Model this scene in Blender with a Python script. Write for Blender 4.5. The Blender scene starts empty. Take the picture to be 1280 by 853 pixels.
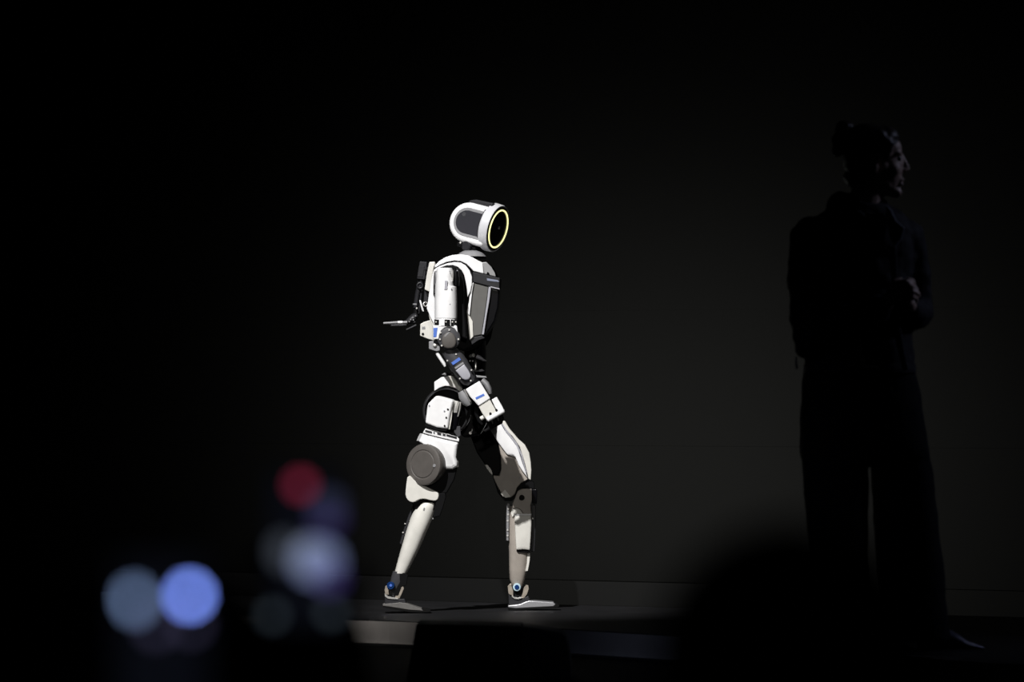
import bpy, bmesh, math, random
from mathutils import Vector, Matrix
random.seed(7)
sc = bpy.context.scene
COL = sc.collection

# ------------------------------------------------------------------ camera
F = 200.0 / 36.0 * 1280.0        # focal length in pixels
CAMY, H, HZ = -20.5, 0.80, 487.0  # camera distance to the robot, height over stage, horizon row
cam = bpy.data.cameras.new('camera')
cam.lens = 200.0; cam.sensor_width = 36.0; cam.sensor_fit = 'HORIZONTAL'
cam.shift_y = (HZ - 426.5) / 1280.0
cam.clip_start = 0.1; cam.clip_end = 200
cam.dof.use_dof = True; cam.dof.focus_distance = 20.4; cam.dof.aperture_fstop = 3.45
camo = bpy.data.objects.new('camera', cam); COL.objects.link(camo)
camo.location = (0, CAMY, H); camo.rotation_euler = (math.pi / 2, 0, 0)
sc.camera = camo

# ------------------------------------------------------------------ world, lights, exposure
wd = bpy.data.worlds.new('dark_hall'); sc.world = wd; wd.use_nodes = True
wd.node_tree.nodes['Background'].inputs[0].default_value = (0.6, 0.7, 1.0, 1)
wd.node_tree.nodes['Background'].inputs[1].default_value = 0.0006
sc.view_settings.view_transform = 'Standard'; sc.view_settings.look = 'None'
sc.view_settings.exposure = 0.0; sc.view_settings.gamma = 1.0
sc.view_settings.use_curve_mapping = False
sc.cycles.use_adaptive_sampling = False

def spot(name, loc, tgt, watt, half_deg, blend, radius, color):
    l = bpy.data.lights.new(name, 'SPOT'); l.energy = watt; l.spot_size = math.radians(2 * half_deg)
    l.spot_blend = blend; l.shadow_soft_size = radius; l.color = color
    o = bpy.data.objects.new(name, l); COL.objects.link(o); o.location = loc
    o.rotation_euler = (Vector(tgt) - Vector(loc)).to_track_quat('-Z', 'Y').to_euler()
    return o
spot('follow_spot', (-3.6, -10.5, 10.9), (-0.26, 0.0, 0.86), 13800, 5.4, 0.8, 0.12, (1.0, 0.985, 0.97))
spot('front_fill', (0.5, -13.5, 3.4), (-0.15, 0.0, 0.70), 900, 3.6, 0.8, 0.25, (1.0, 0.96, 0.90))
spot('added_edge_fill', (-2.5, -15.5, 6.0), (0.75, -1.9, -0.1), 620, 2.6, 0.9, 0.3, (0.55, 0.65, 1.0))  # added lamp with no seen source, tints the riser blue
spot('stage_wash', (7.0, -1.3, 4.3), (1.3, -3.0, 0.8), 190, 12, 0.9, 0.3, (0.62, 0.68, 1.0))

# ------------------------------------------------------------------ helpers
def W(px, py, y):
    D = y - CAMY
    return Vector(((px - 640.0) * D / F, y, H - (py - HZ) * D / F))
def mpp(y): return (y - CAMY) / F      # metres per pixel at depth y

MATS = {}
def mat(name, col, rough=0.5, metal=0.0, spec=0.5, noise=0.0, nscale=40.0, bump=0.0, emit=None, estr=0.0, coat=0.0):
    m = bpy.data.materials.new(name); m.use_nodes = True
    nt = m.node_tree; b = nt.nodes['Principled BSDF']
    b.inputs['Base Color'].default_value = (*col, 1); b.inputs['Roughness'].default_value = rough
    b.inputs['Metallic'].default_value = metal; b.inputs['Specular IOR Level'].default_value = spec
    b.inputs['Coat Weight'].default_value = coat
    if noise or bump:
        tc = nt.nodes.new('ShaderNodeTexCoord'); n = nt.nodes.new('ShaderNodeTexNoise')
        n.inputs['Scale'].default_value = nscale; n.inputs['Detail'].default_value = 5
        nt.links.new(tc.outputs['Object'], n.inputs['Vector'])
        if noise:
            r = nt.nodes.new('ShaderNodeValToRGB')
            r.color_ramp.elements[0].position = 0.35; r.color_ramp.elements[1].position = 0.65
            r.color_ramp.elements[0].color = (*[c * (1 - noise) for c in col], 1)
            r.color_ramp.elements[1].color = (*[min(1, c * (1 + noise * .5)) for c in col], 1)
            nt.links.new(n.outputs['Fac'], r.inputs['Fac']); nt.links.new(r.outputs['Color'], b.inputs['Base Color'])
        if bump:
            bp = nt.nodes.new('ShaderNodeBump'); bp.inputs['Strength'].default_value = bump
            bp.inputs['Distance'].default_value = 0.01
            nt.links.new(n.outputs['Fac'], bp.inputs['Height']); nt.links.new(bp.outputs['Normal'], b.inputs['Normal'])
    if emit:
        b.inputs['Emission Color'].default_value = (*emit, 1); b.inputs['Emission Strength'].default_value = estr
    MATS[name] = m
    return m

mat('white', (0.80, 0.80, 0.81), 0.38, noise=0.05, nscale=25)
mat('rim_shaded_white', (0.60, 0.60, 0.63), 0.35)  # greyer than the shell: shading of the turned rim put into the colour
mat('foot_metal', (0.42, 0.42, 0.44), 0.3, metal=0.5)
mat('foot_grey', (0.13, 0.125, 0.12), 0.45, noise=0.1)
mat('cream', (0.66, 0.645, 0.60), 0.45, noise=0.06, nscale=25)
mat('shaded_white', (0.33, 0.295, 0.26), 0.5, noise=0.08, nscale=30)  # white shell of the far leg with its shadow put into the colour
mat('panel_grey', (0.10, 0.098, 0.092), 0.5, noise=0.06)
mat('disc_grey', (0.085, 0.077, 0.071), 0.5, noise=0.08)
mat('mid_grey', (0.25, 0.25, 0.26), 0.4, noise=0.06)
mat('pale_grey', (0.36, 0.36, 0.40), 0.45)
mat('dark_grey', (0.022, 0.022, 0.025), 0.45, noise=0.1, spec=0.25)
mat('slate', (0.048, 0.048, 0.053), 0.5, noise=0.1, spec=0.25)
mat('black', (0.0045, 0.0045, 0.005), 0.6, spec=0.08)
mat('gloss_black', (0.003, 0.003, 0.004), 0.14, spec=0.4)
mat('steel', (0.60, 0.59, 0.57), 0.3, metal=0.45, noise=0.15, nscale=60)
mat('bronze_steel', (0.50, 0.44, 0.37), 0.3, metal=0.5, noise=0.2, nscale=60)
mat('rubber', (0.006, 0.006, 0.006), 0.8, spec=0.1)
mat('blue_label', (0.07, 0.16, 0.55), 0.5)
mat('blue_anodised', (0.015, 0.07, 0.28), 0.25, metal=0.6)
mat('pale_blue', (0.50, 0.66, 0.74), 0.3)
mat('ring_glow', (0.3, 0.3, 0.1), 0.4, emit=(1.0, 0.94, 0.42), estr=1.5)
mat('smoked_window', (0.034, 0.034, 0.040), 0.16, spec=0.5)
mat('lettering_grey', (0.20, 0.22, 0.30), 0.4)

# things: parts keep their world origin in WO so that children can be placed relative to it
WO = {}
def root(name, loc, label, cat, group=None):
    o = bpy.data.objects.new(name, None); COL.objects.link(o); o.location = loc
    o.empty_display_size = 0.1
    o['label'] = label; o['category'] = cat
    if group: o['group'] = group
    WO[o.name] = Vector(loc)
    return o
def mk(name, geo, m, parent=None, bevel=0.0, seg=2, angle=38, flat=False, label=None):
    V, FC = geo
    c = Vector((0, 0, 0))
    for v in V: c += v
    c /= len(V)
    me = bpy.data.meshes.new(name)
    me.from_pydata([tuple(v - c) for v in V], [], FC)
    bm = bmesh.new(); bm.from_mesh(me); bmesh.ops.recalc_face_normals(bm, faces=bm.faces); bm.to_mesh(me); bm.free()
    if not flat:
        me.polygons.foreach_set('use_smooth', [True] * len(me.polygons))
        me.set_sharp_from_angle(angle=math.radians(angle))
    me.materials.append(MATS[m] if isinstance(m, str) else m)
    o = bpy.data.objects.new(name, me); COL.objects.link(o)
    if parent is not None:
        o.parent = parent; o.location = c - WO[parent.name]
    else:
        o.location = c
    WO[o.name] = c
    if bevel:
        b = o.modifiers.new('bevel', 'BEVEL'); b.width = bevel; b.segments = seg
        b.limit_method = 'ANGLE'; b.angle_limit = math.radians(30); b.harden_normals = True
    if label: o['label'] = label
    return o
def struct(o):
    o['kind'] = 'structure'; return o

def chaikin(P, k):
    for _ in range(k):
        Q = []
        for i in range(len(P)):
            a = P[i]; b = P[(i + 1) % len(P)]
            Q.append((a[0] * .75 + b[0] * .25, a[1] * .75 + b[1] * .25))
            Q.append((a[0] * .25 + b[0] * .75, a[1] * .25 + b[1] * .75))
        P = Q
    return P
def slab(P, y0, y1, skew=0.0, ch=0, dome=0.0, ins=0.8, slope=0.0, px0=0.0):
    """outline in the robot's side plane, thickness from y0 (near) to y1 (far); dome crowns the near face"""
    P = chaikin(P, ch)
    V, FC = [], []
    n = len(P)
    near = []
    for (px, py) in P:
        v = W(px, py, y0)
        if slope: v.y += slope * (px - px0) * mpp(y0)
        near.append(v)
    far = [v + Vector((skew * (y1 - y0), (y1 - y0), 0)) for v in near]
    V = near + far
    for i in range(n):
        j = (i + 1) % n
        FC.append((i, j, n + j, n + i))
    FC.append(tuple(range(2 * n - 1, n - 1, -1)))
    if dome:
        c = sum(near, Vector()) / n
        for f, d in ((0.93, .62), (ins, 1.0)):
            base = len(V)
            V += [c + (v - c) * f + Vector((0, -dome * d, 0)) for v in near]
            prev = 0 if f == 0.93 else base - n
            for i in range(n):
                j = (i + 1) % n
                FC.append((prev + j, prev + i, base + i, base + j))
        FC.append(tuple(range(len(V) - n, len(V))))
    else:
        FC.append(tuple(range(n)))
    return V, FC
def sgnpow(a, e): return math.copysign(abs(a) ** e, a)
def rings(R, cap=True):
    n = len(R[0]); V = [v for r in R for v in r]; FC = []
    for k in range(len(R) - 1):
        for i in range(n):
            j = (i + 1) % n
            FC.append((k * n + i, k * n + j, (k + 1) * n + j, (k + 1) * n + i))
    if cap:
        FC.append(tuple(range(n - 1, -1, -1))); FC.append(tuple(range(len(V) - n, len(V))))
    return V, FC
def loftH(S, y, e=2.4, n=28):
    """horizontal sections: (left px, right px, row, half depth[, depth shift])"""
    R = []
    for s in S:
        xl, xr, py, hd = s[:4]; yy = y + (s[4] if len(s) > 4 else 0)
        c = W((xl + xr) / 2, py, yy); hw = (xr - xl) / 2 * mpp(yy)
        R.append([c + Vector((hw * sgnpow(math.cos(t), 2 / e), hd * sgnpow(math.sin(t), 2 / e), 0))
                  for t in [2 * math.pi * i / n for i in range(n)]])
    return rings(R)
def loft(S, y, e=2.2, n=24):
    """sections across the limb axis: (px, row, half width px, half depth m[, depth shift])"""
    C = [W(s[0], s[1], y + (s[4] if len(s) > 4 else 0)) for s in S]
    R = []
    for k, s in enumerate(S):
        a = C[min(k + 1, len(C) - 1)] - C[max(k - 1, 0)]
        a = Vector((a.x, 0, a.z)).normalized() if (abs(a.x) + abs(a.z)) > 1e-6 else Vector((1, 0, 0))
        p = Vector((a.z, 0, -a.x)); hw = s[2] * mpp(y)
        R.append([C[k] + p * (hw * sgnpow(math.cos(t), 2 / e)) + Vector((0, s[3] * sgnpow(math.sin(t), 2 / e), 0))
                  for t in [2 * math.pi * i / n for i in range(n)]])
    return rings(R)
def lathe(c, axis, prof, n=32, sy=1.0):
    a = Vector(axis).normalized()
    u = a.orthogonal().normalized(); v = a.cross(u)
    R = [[Vector(c) + a * t + (u * math.cos(2 * math.pi * i / n) + v * math.sin(2 * math.pi * i / n)) * max(r, 1e-5)
          for i in range(n)] for (t, r) in prof]
    return rings(R)
def disc(c, axis, r, t, ch=0.002, n=32):
    return lathe(c, axis, [(-t / 2, r - ch), (-t / 2 + ch, r), (t / 2 - ch, r), (t / 2, r - ch)], n)
def torus(c, axis, R0, r, n=48, k=12, sx=1.0):
    a = Vector(axis).normalized(); u = a.orthogonal().normalized(); v = a.cross(u)
    V, FC = [], []
    for i in range(n):
        t = 2 * math.pi * i / n; d = u * math.cos(t) + v * math.sin(t)
        for j in range(k):
            q = 2 * math.pi * j / k
            V.append(Vector(c) + d * (R0 + r * math.cos(q)) + a * (r * sx * math.sin(q)))
    for i in range(n):
        for j in range(k):
            FC.append((i * k + j, ((i + 1) % n) * k + j, ((i + 1) % n) * k + (j + 1) % k, i * k + (j + 1) % k))
    return V, FC
def fbox(o, fx, fy, fz, lo, hi):
    """box in a frame o + fx*a + fy*b + fz*c"""
    V = [o + fx * a + fy * b + fz * c for a in (lo[0], hi[0]) for b in (lo[1], hi[1]) for c in (lo[2], hi[2])]
    FC = [(0, 1, 3, 2), (4, 6, 7, 5), (0, 4, 5, 1), (2, 3, 7, 6), (0, 2, 6, 4), (1, 5, 7, 3)]
    return V, FC
def fslab(o, fa, fb, fc, P, b0, b1):
    """outline P in the (a, c) plane of a frame, thickness along b from b0 to b1"""
    n = len(P)
    V = [o + fa * a + fb * b0 + fc * c for (a, c) in P] + [o + fa * a + fb * b1 + fc * c for (a, c) in P]
    FC = [(i, (i + 1) % n, n + (i + 1) % n, n + i) for i in range(n)] + [tuple(range(n)), tuple(range(2 * n - 1, n - 1, -1))]
    return V, FC
def bolt(px, py, y, r_px, m, parent, name='bolt', t=0.006, n=12):
    return mk(name, disc(W(px, py, y), (0, -1, 0), r_px * mpp(y), t, 0.0008, n), m, parent)

# ------------------------------------------------------------------ the setting
# LED wall, turned about 36 degrees to the camera
wa, wb = Vector((-0.487, 1.13, 0)), Vector((1.718, -0.47, 0))
wdir = (wb - wa).normalized(); wn = Vector((wdir.y, -wdir.x, 0))      # wn points to the camera side
if wn.y > 0: wn = -wn
UPZ = Vector((0, 0, 1))
SK = 0.092
def led_material():  # spotlight spill on the wall, painted into the emission as a soft falloff
    m = bpy.data.materials.new('led_spill_glow'); m.use_nodes = True; nt = m.node_tree; b = nt.nodes['Principled BSDF']
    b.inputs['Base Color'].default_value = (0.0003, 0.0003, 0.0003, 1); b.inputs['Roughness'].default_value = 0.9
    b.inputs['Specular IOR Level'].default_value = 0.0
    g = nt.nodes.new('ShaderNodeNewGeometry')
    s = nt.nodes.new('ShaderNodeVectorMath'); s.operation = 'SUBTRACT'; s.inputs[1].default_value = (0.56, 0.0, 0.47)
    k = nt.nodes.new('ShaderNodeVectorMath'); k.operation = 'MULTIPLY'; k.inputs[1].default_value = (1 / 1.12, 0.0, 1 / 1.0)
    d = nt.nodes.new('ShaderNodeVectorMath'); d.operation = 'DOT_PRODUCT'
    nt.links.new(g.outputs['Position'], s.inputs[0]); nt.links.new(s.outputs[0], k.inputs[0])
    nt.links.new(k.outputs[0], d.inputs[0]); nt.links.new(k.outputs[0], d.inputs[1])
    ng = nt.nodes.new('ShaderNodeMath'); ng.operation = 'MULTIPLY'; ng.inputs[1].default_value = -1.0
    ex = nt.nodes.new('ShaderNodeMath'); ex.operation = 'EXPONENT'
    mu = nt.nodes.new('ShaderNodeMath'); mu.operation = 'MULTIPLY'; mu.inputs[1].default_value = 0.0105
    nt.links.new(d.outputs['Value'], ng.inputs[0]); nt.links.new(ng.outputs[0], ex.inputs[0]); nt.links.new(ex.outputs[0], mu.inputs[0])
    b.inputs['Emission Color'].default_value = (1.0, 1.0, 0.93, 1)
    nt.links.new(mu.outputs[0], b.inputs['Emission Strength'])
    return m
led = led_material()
spill_glow_trim = led.copy(); spill_glow_trim.node_tree.nodes['Principled BSDF'].inputs['Base Color'].default_value = (0.0045, 0.0045, 0.0047, 1)  # skirting strip carries the wall's painted spill glow too
mat('wall_backing', (0.004, 0.004, 0.004), 0.9, spec=0.0)
mat('stage_black', (0.0135, 0.0135, 0.0148), 0.5, noise=0.25, nscale=6, bump=0.05, spec=0.18)
mat('riser_grey', (0.33, 0.305, 0.285), 0.7, noise=0.12, nscale=8, spec=0.2)
mat('lower_black', (0.0012, 0.0012, 0.0016), 0.7, noise=0.2, nscale=8, spec=0.03)
mat('hall_black', (0.004, 0.004, 0.005), 0.9, spec=0.05)
mat('aluminium', (0.6, 0.6, 0.6), 0.35, metal=1.0)

wo = wa.copy()
wall = struct(mk('wall_back', fbox(wo, wdir, wn, UPZ, (-3.2, -0.14, -0.09), (4.6, -0.06, 4.1)), 'wall_backing', flat=True))
pm = None
PS = 0.5
for i in range(-6, 9):
    for k in range(8):
        c = wo + wdir * (i * PS + 0.27) + wn * (-0.03) + UPZ * (SK + PS * (k + 0.5))
        if pm is None:
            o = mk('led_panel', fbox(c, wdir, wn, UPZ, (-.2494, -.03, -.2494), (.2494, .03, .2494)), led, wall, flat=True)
            pm = o
        else:
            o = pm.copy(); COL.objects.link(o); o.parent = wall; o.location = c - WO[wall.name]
struct(mk('trim_1', fbox(wo, wdir, wn, UPZ, (-3.2, -0.06, 0.0), (4.6, 0.012, SK - 0.004)), spill_glow_trim, bevel=0.003))

# stage platform with a curved front, low riser, lower deck, hall floor
RH = 0.088
edge = [(-2.9, 1.06), (-2.2, 0.52), (-1.5, 0.0), (-0.95, -0.42), (-0.415, -0.84), (-0.1, -1.16), (0.2, -1.54), (0.6, -2.12),
        (1.0, -2.85), (1.34, -3.6), (1.75, -4.2), (2.4, -4.7), (3.2, -4.95)]
back = [wo + wdir * 4.6, wo + wdir * (-3.2)]
poly = [Vector((x, y, 0)) for x, y in edge] + [Vector((back[0].x, back[0].y, 0)), Vector((back[1].x, back[1].y, 0))]
n = len(poly)
V = poly + [p - UPZ * RH for p in poly]
FC = [tuple(range(n)), tuple(range(2 * n - 1, n - 1, -1))] + [(i, n + i, n + (i + 1) % n, (i + 1) % n) for i in range(n)]
struct(mk('floor', (V, FC), 'stage_black', flat=True))
def strip(pts, off0, off1, z0, z1):
    """a band that follows the stage edge, between two outward offsets"""
    N = []
    for i, p in enumerate(pts):
        a = Vector((*pts[max(i - 1, 0)], 0)); b = Vector((*pts[min(i + 1, len(pts) - 1)], 0))
        d = (b - a).normalized(); N.append(Vector((d.y, -d.x, 0)))
    R = []
    for p, q in zip(pts, N):
        if q.y > 0: q = -q
        b0 = Vector((*p, 0)) + q * off0; b1 = Vector((*p, 0)) + q * off1
        R.append([b0 + UPZ * z0, b1 + UPZ * z0, b1 + UPZ * z1, b0 + UPZ * z1])
    return rings(R)
struct(mk('wall_riser', strip(edge, 0.001, 0.014, -RH + 0.001, -0.003), 'riser_grey', flat=True))
struct(mk('trim_2', strip(edge, 0.0145, 0.034, -RH + 0.0005, -RH + 0.010), 'aluminium', flat=True))
struct(mk('floor_lower', fbox(Vector((0, 0, 0)), Vector((1, 0, 0)), Vector((0, 1, 0)), UPZ, (-5.5, -6.4, -0.99), (5.5, 3.4, -RH)), 'lower_black', flat=True))
struct(mk('floor_hall', fbox(Vector((0, 0, 0)), Vector((1, 0, 0)), Vector((0, 1, 0)), UPZ, (-6, -23, -1.1), (6, -6.4, -1.0)), 'hall_black', flat=True))

# ------------------------------------------------------------------ the robot
bot = root('humanoid_robot', (-0.25, 0.0, 0.0), 'white and black humanoid robot with ring-lit round head striding across the dark stage', 'robot')

# --- head, turned towards the camera and tipped down
hf = Vector((0.867, -0.43, -0.24)).normalized(); hu = Vector((0.267, 0, 0.964)); hu = (hu - hf * hf.dot(hu)).normalized()
hl = hf.cross(hu).normalized()
if hl.y > 0: hl = -hl
p1 = mpp(0)
hc = W(622.4, 286.2, -0.03)              # centre of the face
prof = []
L, Rr, CZ = 0.172, 0.0735, -0.0065
for i in range(0, 19):
    t = math.pi / 2 + math.pi * i / 18
    prof.append((-L + Rr * 1.05 + Rr * 1.05 * math.cos(t), CZ + Rr * math.sin(t)))
outline = [(-0.012, CZ + Rr)] + prof + [(-0.012, CZ - Rr)]
head = mk('head', fslab(hc, hf, hl, hu, outline, -0.062, 0.062), 'white', bot, bevel=0.016, seg=4)
def tomb(a0, a1, r, k=14):
    P = [(a1, CZ + r)]
    for i in range(k + 1):
        t = math.pi / 2 + math.pi * i / k
        P.append((a0 + r + r * math.cos(t), CZ + r * math.sin(t)))
    return P + [(a1, CZ - r)]
for s in (1, -1):
    mk('window_frame', fslab(hc, hf, hl * s, hu, tomb(-0.150, -0.030, 0.0525), 0.055, 0.0636), 'mid_grey', head, bevel=0.002)
    mk('side_window', fslab(hc, hf, hl * s, hu, tomb(-0.141, -0.030, 0.0425), 0.056, 0.0645), 'smoked_window', head, bevel=0.002)
    mk('window_highlight', disc(hc + hf * (-0.115) + hl * s * 0.0645 + hu * 0.018, hl * s, 0.008, 0.002, 0.0005, 16), 'slate', head)  # faint highlight on the window, modelled as a small disc
mk('top_cover', fslab(hc, hf, hl, hu, [(-0.128, 0.058), (-0.112, 0.074), (-0.092, 0.081), (-0.020, 0.0845), (-0.020, 0.058)], -0.052, 0.052), 'dark_grey', head, bevel=0.006, seg=3)
RO = 0.0885
mk('face_rim', lathe(hc, hf, [(-0.034, RO - 0.012), (-0.036, RO - 0.005), (-0.030, RO), (-0.006, RO - 0.001), (0.000, RO - 0.004), (-0.001, RO - 0.009)], 64), 'rim_shaded_white', head)
mk('rim_groove', lathe(hc, hf, [(-0.040, 0.070), (-0.0395, RO - 0.0065), (-0.030, RO - 0.006), (-0.030, 0.07)], 64), 'black', head)
mk('face_bezel', lathe(hc, hf, [(-0.02, 0.080), (-0.0005, 0.0805), (0.0012, 0.0785), (0.0005, 0.05)], 64), 'black', head)
mk('light_ring', torus(hc + hf * 0.0015, hf, 0.0685, 0.0029, 64, 10), 'ring_glow', head, label='glowing yellow-green light ring')
mk('face_glass', lathe(hc, hf, [(-0.01, 0.064), (0.0008, 0.0645), (0.0028, 0.058), (0.0034, 0.02), (0.0034, 0.0)], 48), 'gloss_black', head)
mk('face_camera', disc(hc + hf * 0.004 + hu * 0.004, hf, 0.0055, 0.004, 0.001, 16), 'pale_grey', head)
mk('chin_mount', fbox(hc, hf, hl, hu, (-0.125, -0.04, CZ - Rr - 0.018), (-0.045, 0.04, CZ - Rr + 0.01)), 'black', head, bevel=0.006)
neck = mk('neck', loftH([(582, 600, 302, .030), (583, 601, 309, .032), (580, 604, 316, .045), (577, 608, 323, .05)], 0.0), 'black', bot)
mk('neck_joint', disc(W(584.5, 307.5, -0.035), (-.5, -.85, 0), 6.2 * p1, 0.03, 0.003, 24), 'dark_grey', neck)
bolt(575.5, 303.5, -0.05, 1.3, 'steel', neck)
mk('neck_collar', loftH([(580, 597, 313.5, .05), (574, 604, 316.5, .075), (571, 608, 321, .085)], -0.01), 'mid_grey', bot)

# --- torso
core = mk('torso', slab([(545, 334), (558, 325), (588, 324), (606, 331), (615, 350), (613, 365), (608, 398), (603, 422), (597, 433), (580, 440),
                         (562, 434), (548, 425), (541, 400), (541, 360)], -0.155, 0.15, skew=0.10), 'black', bot, bevel=0.012, seg=3)
mk('shoulder_shell', slab([(543, 332.5), (549, 326.5), (557, 321.5), (566, 318.8), (576, 318), (585, 319.3), (592, 322.5), (598, 326), (603.5, 328.5),
                           (604.8, 342.5), (592, 339.3), (588.5, 335.5), (583, 330), (576, 326.6), (568, 325.8), (558, 327.5), (550, 331), (544, 335)],
                          -0.175, 0.12, skew=0.03), 'white', core, bevel=0.006, seg=3)
mk('chest_facet', slab([(602.8, 328), (608, 327.5), (614, 333.5), (618.5, 340.5), (620, 346), (604.2, 342.4)], -0.173, 0.05, slope=1.25, px0=603), 'white', core, bevel=0.003)
mk('shoulder_fairing', slab([(542.5, 337), (550, 332.5), (559, 329.3), (568, 327.8), (576, 328.3), (582, 331.8), (587, 338), (590, 346), (590, 355), (588.3, 364), (584.5, 372),
                             (583.6, 362), (582, 352), (580, 344), (577, 338.5), (572, 334), (566, 332), (558, 332.5), (550, 335.5), (545, 340.5),
                             (542.4, 350), (542.0, 369), (544.8, 375), (544.8, 398), (543, 412), (541.5, 404), (537.5, 396), (533.4, 386), (535, 376), (536.5, 365), (538.5, 352), (540.5, 343)],
                            -0.195, -0.15), 'white', core, bevel=0.003)
mk('back_plate', slab([(536.5, 327.5), (543.8, 327), (542.5, 335), (540, 350), (538.5, 366), (530.6, 362.5), (533, 345)], -0.11, 0.10), 'cream', core, bevel=0.004)
mk('back_bracket', slab([(530.5, 363), (537, 366), (534.5, 378), (531.5, 384), (529, 380)], -0.08, 0.06), 'dark_grey', core, bevel=0.003)
mk('back_clip', torus(W(532, 380.5, -0.09), (0.2, -1, 0.2), 2.6 * p1, 0.8 * p1, 20, 8), 'steel', core)
mk('side_panel', slab([(536, 393), (541.5, 403), (543.5, 412), (543.5, 432), (541, 427), (540.5, 408), (537, 399)], -0.18, -0.10), 'cream', core, bevel=0.002)
mk('chest_band', slab([(590.8, 340), (606, 343.2), (625, 347.6), (624.2, 361), (608, 357.3), (591.2, 352.8)], -0.182, 0.06, skew=0.02), 'dark_grey', core, bevel=0.003)
mk('lettering_strip', slab([(608.5, 348.0), (622.5, 350.4), (624, 352.8), (609, 351.0)], -0.1845, -0.18), 'lettering_grey', core)
mk('band_edge', slab([(613, 357.9), (624.3, 360.6), (624.3, 362.0), (613, 359.3)], -0.184, -0.16), 'pale_grey', core)
mk('side_trim', slab([(590.2, 354), (592.2, 353.2), (590, 366), (588.8, 378), (587, 394.5), (583.2, 391), (586.3, 377), (587.5, 366)], -0.186, -0.14), 'white', core, bevel=0.001)
mk('torso_panel', slab([(592, 353.6), (610.5, 358.5), (609, 372), (605.6, 395), (602, 418.6), (591.6, 420.6), (591, 404), (587.2, 394), (589, 375)], -0.176, -0.12, skew=0.06), 'panel_grey', core, bevel=0.003)
mk('panel_edge', slab([(610.8, 358.5), (614, 359.4), (612, 375), (608.5, 395), (605, 418.4), (602.2, 418.8), (606, 395), (609.3, 372)], -0.180, -0.13), 'pale_grey', core, bevel=0.002)
mk('front_panel', slab([(613.5, 360), (624.3, 362.5), (622.5, 385), (618, 402), (607, 420), (604.5, 418), (609, 395), (612, 375)], -0.165, 0.08, skew=0.02), 'gloss_black', core, bevel=0.006, seg=3)
mk('rib_panel', slab([(583.2, 388), (587, 394.5), (590.8, 402), (591.6, 421), (587, 425.5), (585.7, 415), (584.5, 400)], -0.181, -0.14), 'cream', core, bevel=0.001)
mk('torso_hem', slab([(587, 426), (591, 421.3), (603, 419.3), (606.5, 423), (598, 426), (590, 431.5)], -0.172, -0.10), 'dark_grey', core, bevel=0.003)
mk('side_sliver', slab([(577.2, 376.5), (578.4, 376), (578.8, 381), (577.8, 381.5)], -0.176, -0.15), 'pale_grey', core)  # small pale grey sliver on the torso side

waist = mk('waist', loftH([(580, 607, 426, .085), (580, 608, 440, .075), (581, 608, 455, .07), (580, 607, 470, .08), (576, 608, 486, .09)], 0.0, e=2.8), 'gloss_black', bot)
mk('waist_motor', lathe(W(592, 444.5, -0.085), (0.5, -.8, 0.1), [(-.03, .004), (-.02, .006), (0, .007), (.004, .003)], 20), 'steel', waist)
mk('waist_fitting', loft([(595.5, 445.5, 2.6, .010), (600, 447.5, 2.6, .012), (604, 450, 1.6, .010), (608, 451.5, .6, .004)], -0.082), 'pale_grey', waist)
for q in ((587.5, 451.5), (591, 451.5), (592, 463.5)): bolt(*q, -0.085, 1.1, 'mid_grey', waist)
mk('waist_plate', slab([(592, 463.5), (603, 461.8), (606, 464), (594, 466)], -0.095, -0.03), 'dark_grey', waist, bevel=0.001)

# --- near arm
YA = -0.275
shoulder = mk('shoulder_joint', slab([(543, 350), (544.5, 339), (551, 335), (560, 332.3), (569, 332.8), (575, 337), (578.5, 345), (580, 358), (580, 380), (582, 400), (584, 425), (574, 420), (560, 405), (544, 372)],
                                     -0.232, -0.165), 'black', bot, bevel=0.006, seg=3)
mk('shoulder_motor', disc(W(546, 348, -0.272), (-1, -.15, 0), 9 * p1, 0.016, 0.002, 28), 'mid_grey', shoulder)
mk('shoulder_cap', loft([(567.5, 336.5, 3.5, .028), (569, 340, 4.8, .036), (569.5, 350, 5.0, .038), (569.5, 357.5, 4.6, .036)], YA + .012), 'black', shoulder)
bolt(571.5, 338.5, -0.30, 0.8, 'pale_grey', shoulder); 
mk('shoulder_rim', loft([(566.2, 338, 1.0, .030), (566.6, 344, 1.1, .036), (566.2, 352, 1.0, .036)], YA - .006), 'steel', shoulder)
uarm = mk('upper_arm', loftH([(547, 565, 335.2, .036), (546, 566, 337, .040), (545, 566, 346, .042), (543.8, 567.5, 357.5, .043), (543.8, 571, 359, .044),
                              (543.4, 571.4, 380, .045), (543.4, 571.4, 398, .045)], YA, e=2.5, n=36), 'white', bot)
for q in ((562.5, 339.5), (564.3, 361.5), (562.4, 380.6)): bolt(*q, YA - .041, 0.9, 'mid_grey', uarm)
mk('arm_patch', slab([(556, 351), (559.5, 351), (559, 362), (555.5, 362)], YA - .0470, YA - .043), 'pale_grey', uarm)
collar = mk('arm_collar', loftH([(543.0, 571.4, 398.6, .043), (542.8, 571.2, 400, .045), (542.6, 571.2, 407.5, .045)], YA, e=2.4, n=36), 'white', bot)
for (a, b, dy) in ((543.2, 550.0, .040), (555.6, 562.2, .0480), (563.6, 567.0, .0465), (567.8, 571.0, .038)):
    mk('collar_slot', slab([(a, 399.4), (b, 399.8), (b, 407.0), (a, 406.6)], YA - dy, YA - dy + 0.012), 'black', collar)
    mk('slot_pin', slab([(a + 1.2, 401.6), (a + 2.6, 401.6), (a + 2.6, 403.4), (a + 1.2, 403.4)], YA - dy - .001, YA - dy + 0.004), 'steel', collar)
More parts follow.
